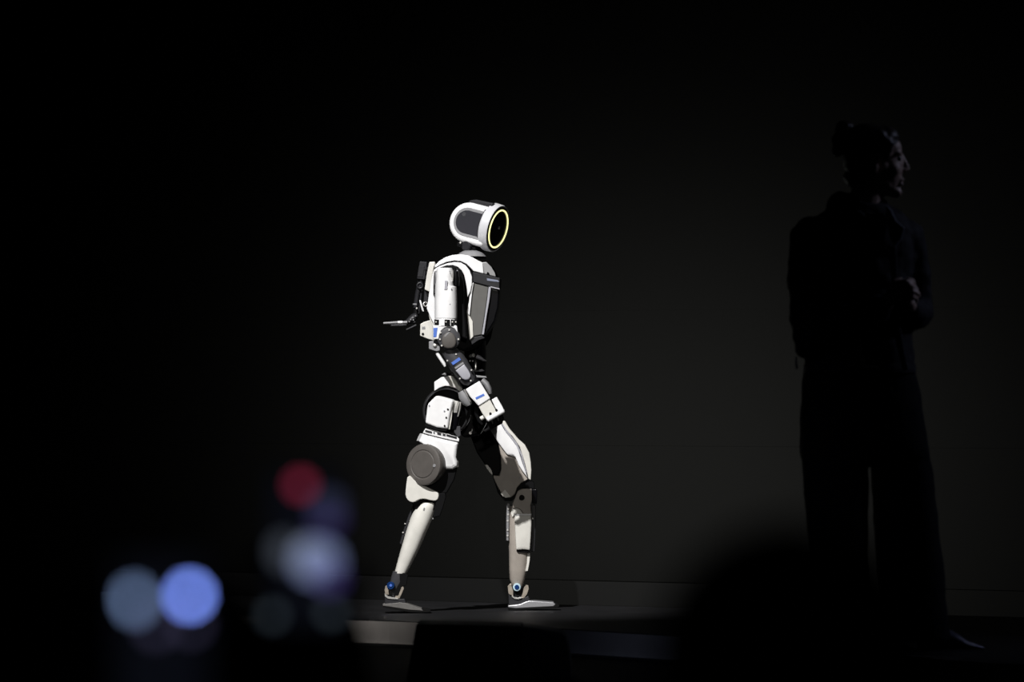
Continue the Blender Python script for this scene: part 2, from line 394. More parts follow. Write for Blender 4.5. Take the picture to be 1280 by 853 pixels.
cuff = mk('elbow_cuff', slab([(541.2, 406.8), (571.2, 407), (572.5, 417), (568, 411), (562, 408.8), (556, 410), (551.5, 414), (549, 420), (548.6, 424.5), (541.3, 424.5)],
                             -0.318, -0.235), 'white', bot, bevel=0.004)
mk('blue_sticker', slab([(541.8, 410.2), (546.8, 409.8), (545.4, 421.5), (541.8, 421.5)], -0.3195, -0.316), 'blue_label', cuff)
mk('cuff_clamp', slab([(541.5, 425), (549, 425.5), (549.5, 430), (542, 429)], -0.31, -0.25), 'black', cuff, bevel=0.002)
ejc = W(561.3, 423.5, -0.27)
elbow = mk('elbow_joint', lathe(ejc, (0, -1, 0), [(-.05, 12 * p1), (.034, 14.3 * p1), (.044, 13.6 * p1), (.048, 11 * p1)], 40), 'slate', bot)
mk('elbow_cap', slab([(552.3, 422), (555.5, 417.5), (561.5, 414.5), (567.5, 417.5), (570.2, 424), (570, 431), (566, 435.5), (559, 436), (554, 433.5), (552, 428)], -0.326, -0.31, ch=1, dome=0.003), 'disc_grey', elbow, bevel=0.001)
mk('elbow_seam', slab([(555.6, 420.4), (561.6, 414.8), (562.6, 415.6), (556.4, 421.4)], -0.330, -0.322), 'mid_grey', elbow)
for q in ((561.5, 412.6), (550.6, 416.2), (549.9, 424.4), (573.0, 424.3), (567.2, 432.8), (552.2, 432.2)):
    bolt(*q, -0.318, 1.25, 'steel', elbow, t=.01)
mk('elbow_bracket', slab([(536, 427), (541.3, 426.5), (546, 429), (549.5, 433), (550, 438.5), (545.5, 439.6), (536, 436.6)], -0.30, -0.24), 'mid_grey', elbow, bevel=0.003)
mk('bracket_screw', lathe(W(543.3, 431.7, -0.302), (0, -1, .3), [(-.004, 2.2 * p1), (.003, 2.4 * p1), (.006, 1.2 * p1)], 16), 'steel', elbow)
mk('white_link', loft([(546.2, 440.6, 1.6, .006), (547, 443, 2.3, .008), (555, 455.2, 2.3, .008), (556.3, 458.5, 1.4, .006)], -0.285), 'white', elbow)
fore = mk('forearm', loft([(560, 437, 9.5, .034), (565, 444, 10.5, .037), (568, 448.5, 12, .039), (574.5, 457.5, 12.2, .039), (576, 459.5, 11.4, .037), (583, 470, 10.8, .036), (587, 475.5, 9.5, .034), (589.5, 478.5, 6.5, .028)], -0.27), 'slate', bot)
mk('blue_sticker', slab([(564, 453.6), (574, 446.8), (576.2, 450.0), (566.4, 456.6)], -0.3105, -0.300), 'blue_label', fore)
mk('forearm_seam', slab([(568.2, 459.6), (578.6, 452.6), (580, 454.6), (569.6, 461.6)], -0.3098, -0.29), 'mid_grey', fore)
mk('forearm_pad', slab([(569.4, 463.4), (580.2, 455.3), (584.5, 461.5), (588, 467.5), (588.3, 471.3), (585.6, 474.4), (581.5, 475.2), (577.5, 473.4)], -0.311, -0.29, dome=.002), 'pale_grey', fore, bevel=0.0015)
for q in ((570, 443), (559.2, 451), (589.3, 462.8), (574.8, 473.5), (588.5, 476.2)): bolt(*q, -0.305, 1.15, 'steel', fore, t=.012)
wrist = mk('wrist', loft([(588, 474, 7, .03), (595, 481, 8, .03), (601, 488, 8, .028)], -0.262), 'black', bot)
mk('wrist_plate', slab([(594.8, 469.2), (607.5, 470.6), (608.5, 472.6), (596, 472.0)], -0.285, -0.23), 'mid_grey', wrist, bevel=0.001)
mk('thumb_joint', loft([(577, 489, 5, .02), (580, 495, 7, .024), (584.5, 503, 6.5, .022), (586.5, 507, 4, .016)], -0.245), 'mid_grey', wrist)
mk('joint_ring', loft([(580.2, 487, 1.2, .026), (584.2, 494.5, 1.4, .028), (588.2, 502.5, 1.2, .026)], -0.25), 'steel', wrist)
hand = mk('hand', slab([(581.7, 487), (599.5, 476.2), (606, 487), (613, 498.5), (598.2, 508), (593, 502), (588, 497)], -0.305, -0.235), 'white', bot, bevel=0.004)
mk('blue_sticker', slab([(594.2, 497.2), (604.6, 492.2), (605.8, 494.6), (595.4, 499.8)], -0.3062, -0.303), 'blue_label', hand)
mk('hand_guard', loft([(602.5, 475, 3.5, .025), (607.5, 480, 4.0, .03), (611.5, 487, 3.6, .03), (613.2, 492.5, 2.2, .02)], -0.272), 'mid_grey', hand)
mk('knuckle_block', slab([(598, 508.2), (612.2, 499.4), (617, 508), (622, 517), (608.2, 525.4), (603, 517.5)], -0.30, -0.24), 'cream', hand, bevel=0.003)
mk('finger_block', slab([(614.3, 500), (621, 496.2), (628, 508.5), (630.5, 513.5), (623, 517), (618.5, 509)], -0.297, -0.24), 'white', hand, bevel=0.003)
a, b = W(608.5, 525.5, -0.30), W(630.5, 513.0, -0.30)
mk('finger_bar', lathe(a, b - a, [(0, .004), (.003, .009), ((b - a).length * .5, .0095), ((b - a).length - .004, .0092), ((b - a).length, .004)], 20), 'white', hand)
mk('finger_pin', lathe(W(600.5, 524, -0.28), b - a, [(0, .006), (.002, .008), (.014, .008), (.016, .005)], 16), 'cream', hand)
for q in ((613, 517.2), (620.6, 512.8)): mk('finger_slot', disc(W(*q, -0.301), (0, -1, 0), 1.5 * p1, 0.012, .001, 14), 'black', hand)
for (x, y, dx) in ((610, 526, -.27), (617, 522, -.265), (624.5, 518, -.265)):
    mk('finger', loft([(x, y, 3.2, .009), (x + 2.6, y + 5, 3.0, .009), (x + 1.5, y + 10, 2.6, .008), (x - 3.5, y + 13, 2.2, .008), (x - 7, y + 12.5, 1.2, .006)], dx), 'black', hand)
mk('thumb', loft([(597, 509, 3.4, .011), (596, 517, 3.2, .010), (599, 526, 2.6, .009), (603, 531, 1.6, .007)], -0.235), 'black', hand)

# --- far arm, bent back behind the torso
YB = 0.20
fu = mk('upper_arm', loft([(585, 340, 9, .04), (560, 340, 10, .045), (530, 338, 9, .04)], YB), 'black', bot)
eb = mk('elbow_joint', slab([(524.5, 326.6), (534.2, 327.5), (531.6, 350), (521, 349)], YB - .04, YB + .04), 'dark_grey', bot, bevel=0.004)
mk('elbow_plate', slab([(523.6, 332.5), (530.5, 333), (528.5, 346.5), (521.8, 346)], YB - .0425, YB - .03), 'mid_grey', eb, bevel=.001).data.materials[0] = MATS['dark_grey']
ff = mk('forearm', loftH([(522.2, 530.5, 350.5, .03), (521, 529.5, 357, .032), (519, 526, 366, .026), (517.2, 524, 378, .024), (516.4, 522.6, 385, .022)], YB, e=2.4), 'dark_grey', bot)
mk('elbow_hub', torus(W(524.8, 357.2, YB - .033), (0, -1, 0), 3.3 * p1, 1.1 * p1, 24, 8), 'dark_grey', ff)
mk('forearm_band', loftH([(515.8, 523.2, 379.6, .0245), (515.8, 523, 381.4, .0245)], YB), 'mid_grey', ff)
mk('tendon_rod', loft([(528, 353, 1.6, .008), (526, 372, 1.5, .008), (523.5, 392, 1.3, .008)], YB - .01), 'dark_grey', ff)
mk('white_link', loft([(525.0, 375.4, .9, .004), (525.6, 377.5, 1.3, .005), (528.4, 387.5, 1.3, .005), (529.2, 389.5, .9, .004)], YB - .05), 'white', ff)
bolt(520.9, 385.6, YB - .03, 1.2, 'steel', ff)
wr = mk('wrist', loft([(520.5, 385, 3.6, .018), (520.5, 391, 4.2, .02), (518, 397, 4.4, .02)], YB), 'black', bot)
fh = mk('hand', loft([(521.3, 393.5, 3.2, .014), (518, 396.5, 5.0, .022), (512.5, 400.5, 4.2, .024), (507.5, 403.2, 2.4, .018)], YB - .01), 'dark_grey', bot)
for q in ((519.5, 395.2), (516.2, 397.6), (513.4, 399.8), (516.8, 400.2), (511.6, 402.3)): bolt(*q, YB - .034, .9, 'mid_grey', fh, name='knuckle')
mk('finger', loft([(509, 403.2, 1.9, .008), (497, 403.2, 1.6, .007), (479.3, 404.3, 1.5, .006)], YB - .035), 'mid_grey', fh)
mk('finger_lit_segment', loft([(503.2, 403.1, 1.9, .0085), (497.4, 403.3, 1.9, .0085)], YB - .036), 'white', fh)  # stretch of finger that catches light, its brightness put into white
mk('finger', loft([(516, 405.6, 1.5, .007), (502, 407, 1.2, .006), (488.5, 407.4, 1.0, .005)], YB), 'dark_grey', fh)
mk('finger', loft([(514, 404.6, 1.5, .007), (501, 405.8, 1.2, .006), (489, 406.4, 1.0, .005)], YB + .03), 'dark_grey', fh)
mk('finger', loft([(519, 402.8, 1.6, .007), (505, 404.4, 1.3, .006), (486, 405.6, 1.1, .005)], YB + .055), 'dark_grey', fh)
mk('thumb', loft([(520.5, 406.5, 1.6, .007), (514, 409.8, 1.5, .007), (508, 412.4, 1.2, .006)], YB - .03), 'dark_grey', fh)
pack = mk('hip_pack', slab([(525.4, 405.2), (530, 402.6), (537.5, 400.4), (541, 401), (542, 426), (535, 424), (525, 420)], -0.06, 0.10), 'cream', bot, bevel=.003)
bolt(528.6, 417.6, -0.061, 1.5, 'black', pack, name='pack_socket')
mk('pack_grille', slab([(527.5, 408.5), (531.5, 408.5), (531.5, 411.5), (527.5, 411.5)], -0.0615, -0.05), 'mid_grey', pack)

# --- pelvis and hips
pel = mk('pelvis', slab([(542.7, 477.6), (552, 471.6), (561.3, 470), (561.6, 483), (556, 482.6), (549, 485), (542.8, 489)], -0.218, 0.10, slope=-0.4, px0=561), 'white', bot, bevel=0.002)
mk('pelvis_side', slab([(561.5, 470), (568, 470.6), (573, 475), (576, 480.5), (578.6, 487), (575, 489.5), (569, 485), (561.7, 483)], -0.218, 0.10, slope=0.45, px0=561.5), 'cream', pel, bevel=0.002)
mk('pelvis_plate', slab([(552, 468.4), (555.5, 466.4), (563.5, 466.3), (565.5, 468.8), (556, 470)], -0.12, 0.06), 'mid_grey', pel, bevel=0.001)
mk('pelvis_core', slab([(552, 476), (575, 482), (604, 478), (610, 500), (608, 530), (600, 545), (580, 548), (556, 520)], -0.05, 0.16, skew=.05), 'gloss_black', pel, bevel=0.01)
hipc = W(558.5, 514.5, -0.135)
hip = mk('hip_motor', lathe(hipc, (-.15, -1, 0), [(-.06, 26 * p1), (.004, 26.5 * p1), (.006, 20 * p1)], 48), 'black', bot)
mk('hip_ring', torus(hipc + Vector((0, -.012, 0)), (-.15, -1, 0), 28.3 * p1, 2.3 * p1, 64, 12, 1.8), 'gloss_black', hip).data.materials[0] = mat('ring_steel', (0.09, 0.09, 0.095), 0.25, metal=0.8)
act = mk('hip_actuator', slab([(545, 494.6), (556, 497.2), (567.2, 500.6), (564.6, 510), (562.4, 520), (560, 536.8), (546, 535.0), (531.3, 529.6), (532.6, 519), (534.2, 505.5)],
                              -0.222, -0.15, skew=.12), 'white', bot, bevel=0.008, seg=3)
for q in ((559.8, 511.9), (557.8, 522.2), (555.8, 532.5)): bolt(*q, -0.2225, 1.15, 'black', act, name='screw_hole')
for q in ((555.4, 514), (536.5, 507)): bolt(*q, -0.2225, 1.0, 'pale_grey', act)
mk('actuator_strip', slab([(563.6, 512.6), (565.6, 512.2), (564.6, 524), (562.2, 537.2), (559.6, 536.8), (562, 524)], -0.21, -0.16), 'cream', act, bevel=.001)
mk('actuator_foot', slab([(531.3, 529.8), (546, 535.2), (559.8, 537), (557, 539.6), (545, 537.8), (531.5, 533)], -0.215, -0.15), 'black', act)
hm = mk('hip_cylinder', loft([(573, 501, 5, .024), (572.6, 504, 6.2, .03), (571, 515, 6.4, .032), (569, 528, 6.0, .03), (567.5, 537, 5.5, .028)], -0.165), 'gloss_black', bot)
mk('cylinder_band', loft([(571.5, 501.6, 5.6, .031), (569.2, 510, 5.6, .034), (568.8, 516, 4.8, .032)], -0.168), 'steel', hm)
mk('cylinder_band', loft([(576.2, 503, 1.4, .028), (574.8, 513, 1.4, .03), (572.6, 521, 1.2, .028)], -0.178), 'steel', hm)
mk('hip_bracket', slab([(569, 533.5), (575.5, 533), (576, 545), (572.5, 547), (567.5, 540)], -0.19, -0.14), 'slate', hm, bevel=.002)
bolt(588, 541.5, -0.115, 2.0, 'steel', pel); mk('hip_hook', loft([(589, 541, .7, .004), (590.2, 538, .9, .004), (590, 536, .6, .004)], -0.12), 'steel', pel)

# --- near leg
YL = -0.14
band = mk('thigh_band', slab([(531.8, 535.8), (537, 536.4), (556, 541.5), (571.5, 546.4), (574.3, 549.4), (573.6, 552.5), (551, 547.5), (528.4, 541.5)], YL - .066, YL + .05), 'white', bot, bevel=.002)
for (a, b) in (((531.5, 538.6), (540, 540.9)), ((542, 541.0), (543.4, 541.4)), ((546.5, 542.0), (551.6, 543.2)), ((553.2, 543.4), (557, 544.3)), ((558, 544), (571, 547.6))):
    mk('band_mark', slab([(a[0], a[1] - 1.2), (b[0], b[1] - 1.2), (b[0], b[1] + 1.5), (a[0], a[1] + 1.5)], YL - .0672, YL - .06), 'dark_grey', band)
thigh = mk('thigh', slab([(528.2, 542), (551, 547.8), (573.4, 553), (571.6, 563), (570.4, 572), (572.4, 579), (572, 584), (566, 587), (550, 587), (548, 575), (541, 564), (530, 557), (523.5, 552)],
                         YL - .055, YL + .06, skew=-.1, dome=.012), 'white', bot, bevel=.006, seg=3)
mk('thigh_cover', slab([(540, 584), (571.8, 585), (568, 600), (558.5, 617), (549, 618), (530, 610), (515, 602)], YL - .045, YL + .05), 'black', thigh, bevel=.005)
mk('thigh_tail', slab([(509.5, 592), (520, 603), (532, 608.6), (546, 615), (548.8, 619), (546.5, 626.2), (540, 626.4), (530, 623.8), (524, 624.6), (517, 628.6), (510.5, 627), (506.6, 620.5), (507, 611)],
                       YL - .055, YL + .04, skew=.2, ch=1), 'cream', thigh, bevel=.003)
kd = mk('thigh_disc', lathe(W(530.2, 581, YL - .062), (-.55, -.83, .04), [(-.05, 22 * p1), (-.02, 25.4 * p1), (0, 26 * p1), (.006, 25.2 * p1), (.008, 23.4 * p1), (.0085, 18.5 * p1), (.0065, 17.8 * p1), (.0065, 16.8 * p1), (.009, 16.0 * p1), (.0095, 0)], 56), 'disc_grey', bot)
mk('disc_rim_spot', disc(W(530.2, 581, YL - .062) + Vector((-.55, -.83, .04)).normalized() * .0095 + Vector((.042, -.028, -.004)), (-.55, -.83, .04), .006, .002, .0005, 14), 'mid_grey', kd)
mk('thigh_tab', slab([(571.6, 576), (573, 576), (572.9, 584), (571.8, 584)], YL - .02, YL + .0), 'cream', thigh)
mk('knee_joint', slab([(514, 626), (524, 623.5), (548, 622), (552, 628), (540, 640), (524, 640), (517, 634)], YL - .035, YL + .035), 'black', bot, bevel=.004)
mk('knee_cover', slab([(547.5, 617), (556.6, 616.8), (557.5, 621), (554, 634), (549.8, 645.6), (541, 647.6), (543.5, 634)], YL - .05, YL + .04), 'black', bot, bevel=.003)
shin = mk('shin', loftH([(525, 545, 628.3, .040), (523.6, 546.4, 630.0, .043), (518.5, 545, 636, .045), (513, 541, 648, .047), (507.5, 533.5, 665, .046), (501.6, 525, 685, .042), (496.6, 516, 703, .036), (493, 508.4, 717, .030)], YL, e=2.5), 'cream', bot)
mk('shin_scuff', slab([(529, 636.2), (530.2, 634.4), (531.2, 635.6), (530.2, 638.6), (528.8, 638.2)], YL - .0475, YL - .042), 'mid_grey', shin)
mk('shin_cable', loft([(518, 632, 1.6, .006), (512.5, 645, 2.0, .008), (506.5, 662, 2.0, .008), (501, 680, 1.7, .007)], YL + .01), 'dark_grey', shin)
for q in ((506.3, 655), (503.6, 666)): bolt(*q, YL, 1.0, 'steel', shin)
bolt(541.3, 648.6, YL - .04, 1.0, 'mid_grey', shin)
ank = mk('ankle', loftH([(491, 509, 714.5, .028), (489, 508, 722, .028), (487, 505, 731, .024), (488, 501, 740, .020), (490, 498, 746, .016)], YL), 'slate', bot)
mk('ankle_gap', slab([(499, 714), (510, 719), (508, 732), (502, 734), (498, 745), (492, 745), (494, 738), (500, 728)], YL - .0295, YL - .01), 'black', ank, bevel=.002)
mk('ankle_pivot', disc(W(488.6, 732.4, YL - .032), (-.2, -1, 0), 4.8 * p1, .014, .002, 24), 'blue_anodised', ank)
mk('pivot_screw', disc(W(488.6, 732.4, YL - .039), (-.2, -1, 0), 1.8 * p1, .006, .001, 14), 'blue_label', ank)
for s_ in (-.028, .026):
    mk('ankle_fork', slab([(493.5, 747.4), (496.5, 741), (500, 735.2), (503.6, 733.2), (505, 735.6), (502.5, 742), (499.5, 748.4), (494.5, 749)], YL + s_, YL + s_ + .012), 'bronze_steel', ank, bevel=.001)
    mk('ankle_horn', slab([(480.6, 738), (481.4, 733.5), (484, 732), (485.6, 737), (486, 744), (481.6, 743)], YL + s_, YL + s_ + .012), 'bronze_steel', ank, bevel=.001)
mk('ankle_saddle', slab([(481, 742.5), (484.6, 745.6), (490, 747.2), (497, 747.8), (498, 749.6), (490, 749.4), (484.5, 748.6), (481, 746)], YL - .034, YL + .02), 'steel', ank, bevel=.001)
foot = mk('foot', slab([(480.8, 746), (490, 748.8), (506, 749), (508, 755), (500, 757), (481, 757.5)], YL - .03, YL + .03), 'dark_grey', bot, bevel=.003)
mk('foot_plate', slab([(478.4, 755.6), (490, 754.8), (500, 753.6), (507, 754.4), (519, 758.6), (527, 761.2), (529, 764), (510, 762.6), (490, 759.2), (478.6, 757.8)], YL - .055, YL + .05), 'foot_grey', foot, bevel=.0015)
mk('toe_cap', slab([(526.5, 761), (533, 761.6), (538, 763), (538.6, 765), (535, 766.3), (526.5, 766)], YL - .054, YL + .049), 'rubber', foot, bevel=.002)
mk('sole', slab([(478.4, 757.6), (490, 759.4), (510, 762.8), (529, 764.2), (537, 765.8), (530, 766.5), (512, 765.6), (490, 762), (478.8, 759.6)], YL - .053, YL + .048), 'rubber', foot, bevel=.001)

# --- far leg, stepping forward
YF = 0.12
ft = mk('thigh', slab([(611.6, 536), (618, 532), (625, 528), (630, 537), (638, 546), (647, 559), (653, 578), (659.8, 598), (652, 588), (645.4, 572.4), (640, 570.6), (634, 568.6), (627, 559.5), (621, 551)],
                      YF - .058, YF + .06, dome=.004, ins=.7), 'white', bot, bevel=.003)
mk('thigh_ridge', slab([(625.3, 527.4), (631, 526), (637, 536), (648, 549), (656, 556), (661.5, 566), (663.6, 578), (664.4, 588), (663.6, 601), (660.4, 599), (656, 580), (649.5, 559), (640, 545.5), (631, 536.5)],
                        YF - .048, YF + .06), 'cream', ft, bevel=.004, seg=3)
mk('thigh_seam', slab([(626.5, 529.5), (628, 529.5), (634, 538.5), (646, 554), (652.5, 568), (658.5, 592), (657, 590), (651, 569), (645, 556), (632.5, 540)], YF - .064, YF - .04), 'pale_grey', ft)
mk('thigh_shade_panel', slab([(623, 553.5), (627, 559.6), (634, 568.8), (640, 570.8), (645.4, 572.6), (652, 588.2), (660.6, 599.2), (651, 604.5), (646.5, 610), (643.6, 618), (638.5, 622.3), (632, 622.5), (626, 616), (621, 607), (617, 598), (616.6, 594.4), (624.4, 595.2), (626.6, 586), (626, 570)],
                        YF - .050, YF + .05), 'shaded_white', ft, bevel=.003)  # outline follows the shadow edge on the white thigh
mk('thigh_light_patch', slab([(631.2, 612.6), (634.6, 616.5), (638.2, 621.3), (632, 622.6), (628.5, 620.4), (625.8, 617.4)], YF - .0512, YF - .04), 'cream', ft)  # patch of light on the thigh, modelled as a pale piece
mk('thigh_hook', slab([(606, 581), (609.5, 581.4), (613.5, 586.5), (615.6, 591), (615.4, 594.6), (612, 590.5), (608.5, 586)], YF - .046, YF + .02), 'cream', ft, bevel=.001)
mk('thigh_core', slab([(592, 528), (612, 537), (622, 552), (625.6, 570), (626, 588), (623, 595), (615, 594.5), (606, 581), (596, 566), (588, 545)], YF - .04, YF + .05), 'black', ft, bevel=.006)
mk('hip_cap', slab([(606, 535), (614, 532), (626, 525.5), (630, 526.5), (626, 529), (612, 537)], YF - .045, YF + .05), 'dark_grey', ft, bevel=.002)
bolt(650.2, 597.2, YF - .05, .9, 'pale_grey', ft)
kj = mk('knee_joint', slab([(616, 596), (640, 603), (661.5, 598.5), (668, 604), (668, 612), (656, 610.5), (647, 615), (643, 624), (639, 627), (630, 626.4), (622, 616)], YF - .04, YF + .045), 'black', bot, bevel=.003)
mk('knee_plate', slab([(647, 614.6), (650, 612.2), (656, 611), (664.6, 611.4), (665, 624), (663, 632), (664, 643.5), (655, 643.5), (651, 637.5), (647, 635.6), (640.4, 635), (641, 629)], YF - .052, YF + .03), 'shaded_white', kj, bevel=.002)
mk('knee_socket', disc(W(652.4, 622.4, YF - .0525), (0, -1, 0), 3.5 * p1, .006, .001, 20), 'black', kj)
mk('socket_ring', torus(W(652.4, 622.4, YF - .054), (0, -1, 0), 2.7 * p1, .5 * p1, 20, 6), 'dark_grey', kj)
mk('knee_cover', slab([(665, 611.6), (671.4, 612), (671.6, 620), (671, 630.4), (665, 630)], YF - .045, YF + .03), 'gloss_black', kj, bevel=.003)
fs = mk('shin', loftH([(636, 664, 633, .038), (635.4, 664.8, 650, .042), (635.4, 664.6, 675, .042), (636.2, 661.6, 692, .038), (636.4, 658.8, 712, .034), (637.0, 656.4, 724, .030), (639.6, 654, 731, .024), (641.5, 651.5, 736.5, .018)], YF, e=2.8), 'shaded_white', bot)
mk('shin_top', slab([(640, 635.4), (647, 636), (650.6, 638), (654, 643.8), (643, 643.8), (640.5, 647), (638.6, 642)], YF - .0445, YF - .02), 'cream', fs, bevel=.001)
mk('shin_pad', slab([(643.2, 644), (664, 644), (664.4, 655), (663.6, 672), (662.4, 688.2), (654, 687.2), (645.4, 688), (644.2, 672), (643.4, 656)], YF - .052, YF - .01, dome=.004), 'cream', fs, bevel=.0025)
mk('pad_lip', slab([(643, 642.6), (664.2, 642.6), (664.2, 644.8), (643, 644.8)], YF - .055, YF - .01), 'white', fs, bevel=.001)
mk('shin_gap', slab([(645.4, 688.4), (654, 687.8), (662.6, 688.4), (661.8, 691), (647.5, 690.6)], YF - .045, YF - .02), 'black', fs)
mk('shin_strip', slab([(659.3, 692.2), (662.8, 692), (662, 702), (659.8, 714), (656.8, 714.5), (658.6, 704)], YF - .03, YF + .01), 'cream', fs, bevel=.001)
mk('shin_front', slab([(664.6, 631), (669.6, 631), (670, 655), (668, 690), (663.6, 690), (665, 660)], YF - .02, YF + .02), 'dark_grey', fs, bevel=.002)
mk('cable_track', loft([(635.4, 629.5, 2.0, .01), (634.8, 650, 2.1, .012), (634.6, 676, 1.8, .01)], YF - .025), 'mid_grey', fs)
for q in ((635.2, 636.5), (635.0, 643.5), (634.6, 651.5), (634.4, 663), (634.4, 670)): bolt(*q, YF - .036, 1.3, 'steel', fs)
bolt(666, 648.5, YF - .03, 1.0, 'steel', fs)
mk('ankle_pivot', disc(W(646.2, 734.4, YF - .03), (-.05, -1, 0), 5.0 * p1, .018, .002, 28), 'pale_blue', fs)
mk('pivot_screw', disc(W(646.2, 734.5, YF - .040), (-.05, -1, 0), 3.0 * p1, .004, .001, 20), 'blue_anodised', fs)
an = mk('ankle', loftH([(639, 655, 734, .018), (638, 656, 742, .022), (637, 660, 748, .024)], YF), 'black', bot)
for s_ in (-.034, .024):
    mk('ankle_fork', slab([(650.5, 748.6), (653.2, 742.5), (654.6, 735.5), (657.4, 731.6), (660.4, 732), (661, 736.5), (658.6, 743.5), (655, 748)], YF + s_, YF + s_ + .012), 'bronze_steel', an, bevel=.001)
    mk('ankle_horn', slab([(634.6, 733.4), (637, 730.4), (639.6, 729.6), (639.4, 732.5), (641.4, 739), (641.6, 745.6), (635.6, 742.5)], YF + s_, YF + s_ + .012), 'bronze_steel', an, bevel=.001)
mk('ankle_saddle', slab([(639.8, 744.2), (643, 746.8), (647, 747.6), (651.6, 746.4), (653, 748), (648, 749.6), (643, 749), (639.6, 746.4)], YF - .038, YF + .02), 'steel', an, bevel=.001)
f2 = mk('foot', slab([(635.6, 743), (641, 748), (651, 750), (660.6, 745), (662.6, 750.6), (655, 755.4), (648, 758), (635.8, 758)], YF - .032, YF + .03), 'dark_grey', bot, bevel=.003)
mk('foot_plate', slab([(635, 757.2), (649, 755.8), (655, 753.4), (661.4, 751.2), (675, 752), (692, 753.3), (695, 755.8), (692, 758.6), (664, 760), (645, 761), (635.2, 760)], YF - .055, YF + .05), 'foot_metal', f2, bevel=.0035, seg=3)
mk('toe_cap', slab([(691, 753.4), (695, 754), (699, 756.4), (699.4, 758.6), (697, 760), (691, 760)], YF - .054, YF + .049), 'rubber', f2, bevel=.002)
mk('sole', slab([(635, 760), (645, 761), (664, 760), (692, 758.6), (698, 759.6), (690, 760.8), (664, 762.2), (640, 763.2), (635.2, 762.4)], YF - .054, YF + .049), 'rubber', f2, bevel=.001)

# ------------------------------------------------------------------ people
class Blob:
    """overlapping closed pieces that a voxel remesh fuses into one continuous surface"""
    def __init__(s): s.V = []; s.F = []
    def add(s, geo):
        k = len(s.V); s.V += geo[0]; s.F += [tuple(i + k for i in f) for f in geo[1]]
    def ell(s, c, rx, ry, rz, tilt=0.0):
        c = Vector(c); n, m = 20, 12; R = []
        for j in range(m + 1):
            a = -math.pi / 2 + math.pi * j / m
            ring = []
            for i in range(n):
                t = 2 * math.pi * i / n; q = max(math.cos(a), 1e-3)
                x, z = rx * q * math.cos(t), rz * math.sin(a)
                ring.append(c + Vector((x * math.cos(tilt) - z * math.sin(tilt), ry * q * math.sin(t), x * math.sin(tilt) + z * math.cos(tilt))))
            R.append(ring)
        s.add(rings(R))
    def cap(s, a, ra, b, rb, sy=1.0):
        a, b = Vector(a), Vector(b); L = (b - a).length
        prof = [(-ra * math.cos(t), ra * math.sin(t)) for t in [math.pi / 2 * i / 6 for i in range(7)]]
        prof += [(L + rb * math.sin(t), rb * math.cos(t)) for t in [math.pi / 2 * i / 6 for i in range(7)]]
        V, Fc = lathe(a, b - a, prof, 18)
        if sy != 1.0:
            yc = (a.y + b.y) / 2
            V = [Vector((v.x, yc + (v.y - yc) * sy, v.z)) for v in V]
        s.add((V, Fc))
    def chain(s, P):
        for (a, ra), (b, rb) in zip(P, P[1:]): s.cap(a, ra, b, rb)
    def build(s, name, m, parent, voxel, smooth=4, folds=0.0, fsize=0.12, label=None):
        o = mk(name, (s.V, s.F), m, parent, label=label)
        r = o.modifiers.new('fuse', 'REMESH'); r.mode = 'VOXEL'; r.voxel_size = voxel; r.use_smooth_shade = True
        if smooth:
            k = o.modifiers.new('soften', 'SMOOTH'); k.factor = 0.5; k.iterations = smooth
        if folds:
            t = bpy.data.textures.new(name + '_folds', 'CLOUDS'); t.noise_scale = fsize; t.noise_depth = 2
            d = o.modifiers.new('folds', 'DISPLACE'); d.texture = t; d.strength = folds; d.mid_level = 0.5; d.texture_coords = 'LOCAL'
        return o

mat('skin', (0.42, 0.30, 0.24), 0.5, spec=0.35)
mat('hair_dark', (0.030, 0.022, 0.016), 0.45, noise=0.4, nscale=60, bump=0.4, spec=0.4)
mat('jacket_black', (0.010, 0.010, 0.012), 0.75, bump=0.2, nscale=30, spec=0.15)
mat('lapel_grey', (0.055, 0.058, 0.07), 0.7, spec=0.2)
mat('shirt_tan', (0.10, 0.09, 0.07), 0.8, noise=0.5, nscale=60, spec=0.1)
mat('trouser_black', (0.005, 0.005, 0.006), 0.85, spec=0.08)
mat('shoe_leather', (0.16, 0.16, 0.20), 0.28, metal=0.5, spec=0.6)
mat('eye_dark', (0.02, 0.02, 0.02), 0.1)

YP = -3.0
def Q(px, py, dy=0.0):
    v = W(px, py, YP); v.y += dy; return v
per = root('person', Q(1095, 812), 'person in dark jacket and wide trousers standing in shadow, hands clasped, looking right', 'person')
b = Blob()
b.ell(Q(1093, 188), .082, .070, .080); b.ell(Q(1107, 211), .054, .054, .082, -.12)
b.ell(Q(1113, 187), .036, .052, .040); b.cap(Q(1100, 226), .048, Q(1119, 240), .020); b.ell(Q(1122, 241), .014, .018, .013)
b.cap(Q(1108, 230, -.03), .016, Q(1095, 222, -.052), .012); b.cap(Q(1108, 230, .03), .016, Q(1095, 222, .052), .012)
for s_ in (-1, 1):
    b.ell(Q(1122, 192.5, s_ * .024), .013, .024, .007); b.ell(Q(1114, 212, s_ * .036), .026, .022, .022)
    b.ell(Q(1089, 207, s_ * .071), .018, .010, .030, .2)
b.cap(Q(1127.5, 196), .0075, Q(1134.0, 211), .0095); b.ell(Q(1130.5, 213, -.009), .008, .007, .007); b.ell(Q(1130.5, 213, .009), .008, .007, .007)
b.ell(Q(1127, 224.5), .009, .020, .0055); b.ell(Q(1126, 230.5), .009, .018, .006); b.ell(Q(1121, 222), .016, .028, .022)
b.cap(Q(1086, 228), .050, Q(1080, 272), .056)
b.ell(Q(1076, 320), .145, .085, .12); b.ell(Q(1074, 400), .13, .085, .14); b.ell(Q(1076, 480), .145, .09, .11)
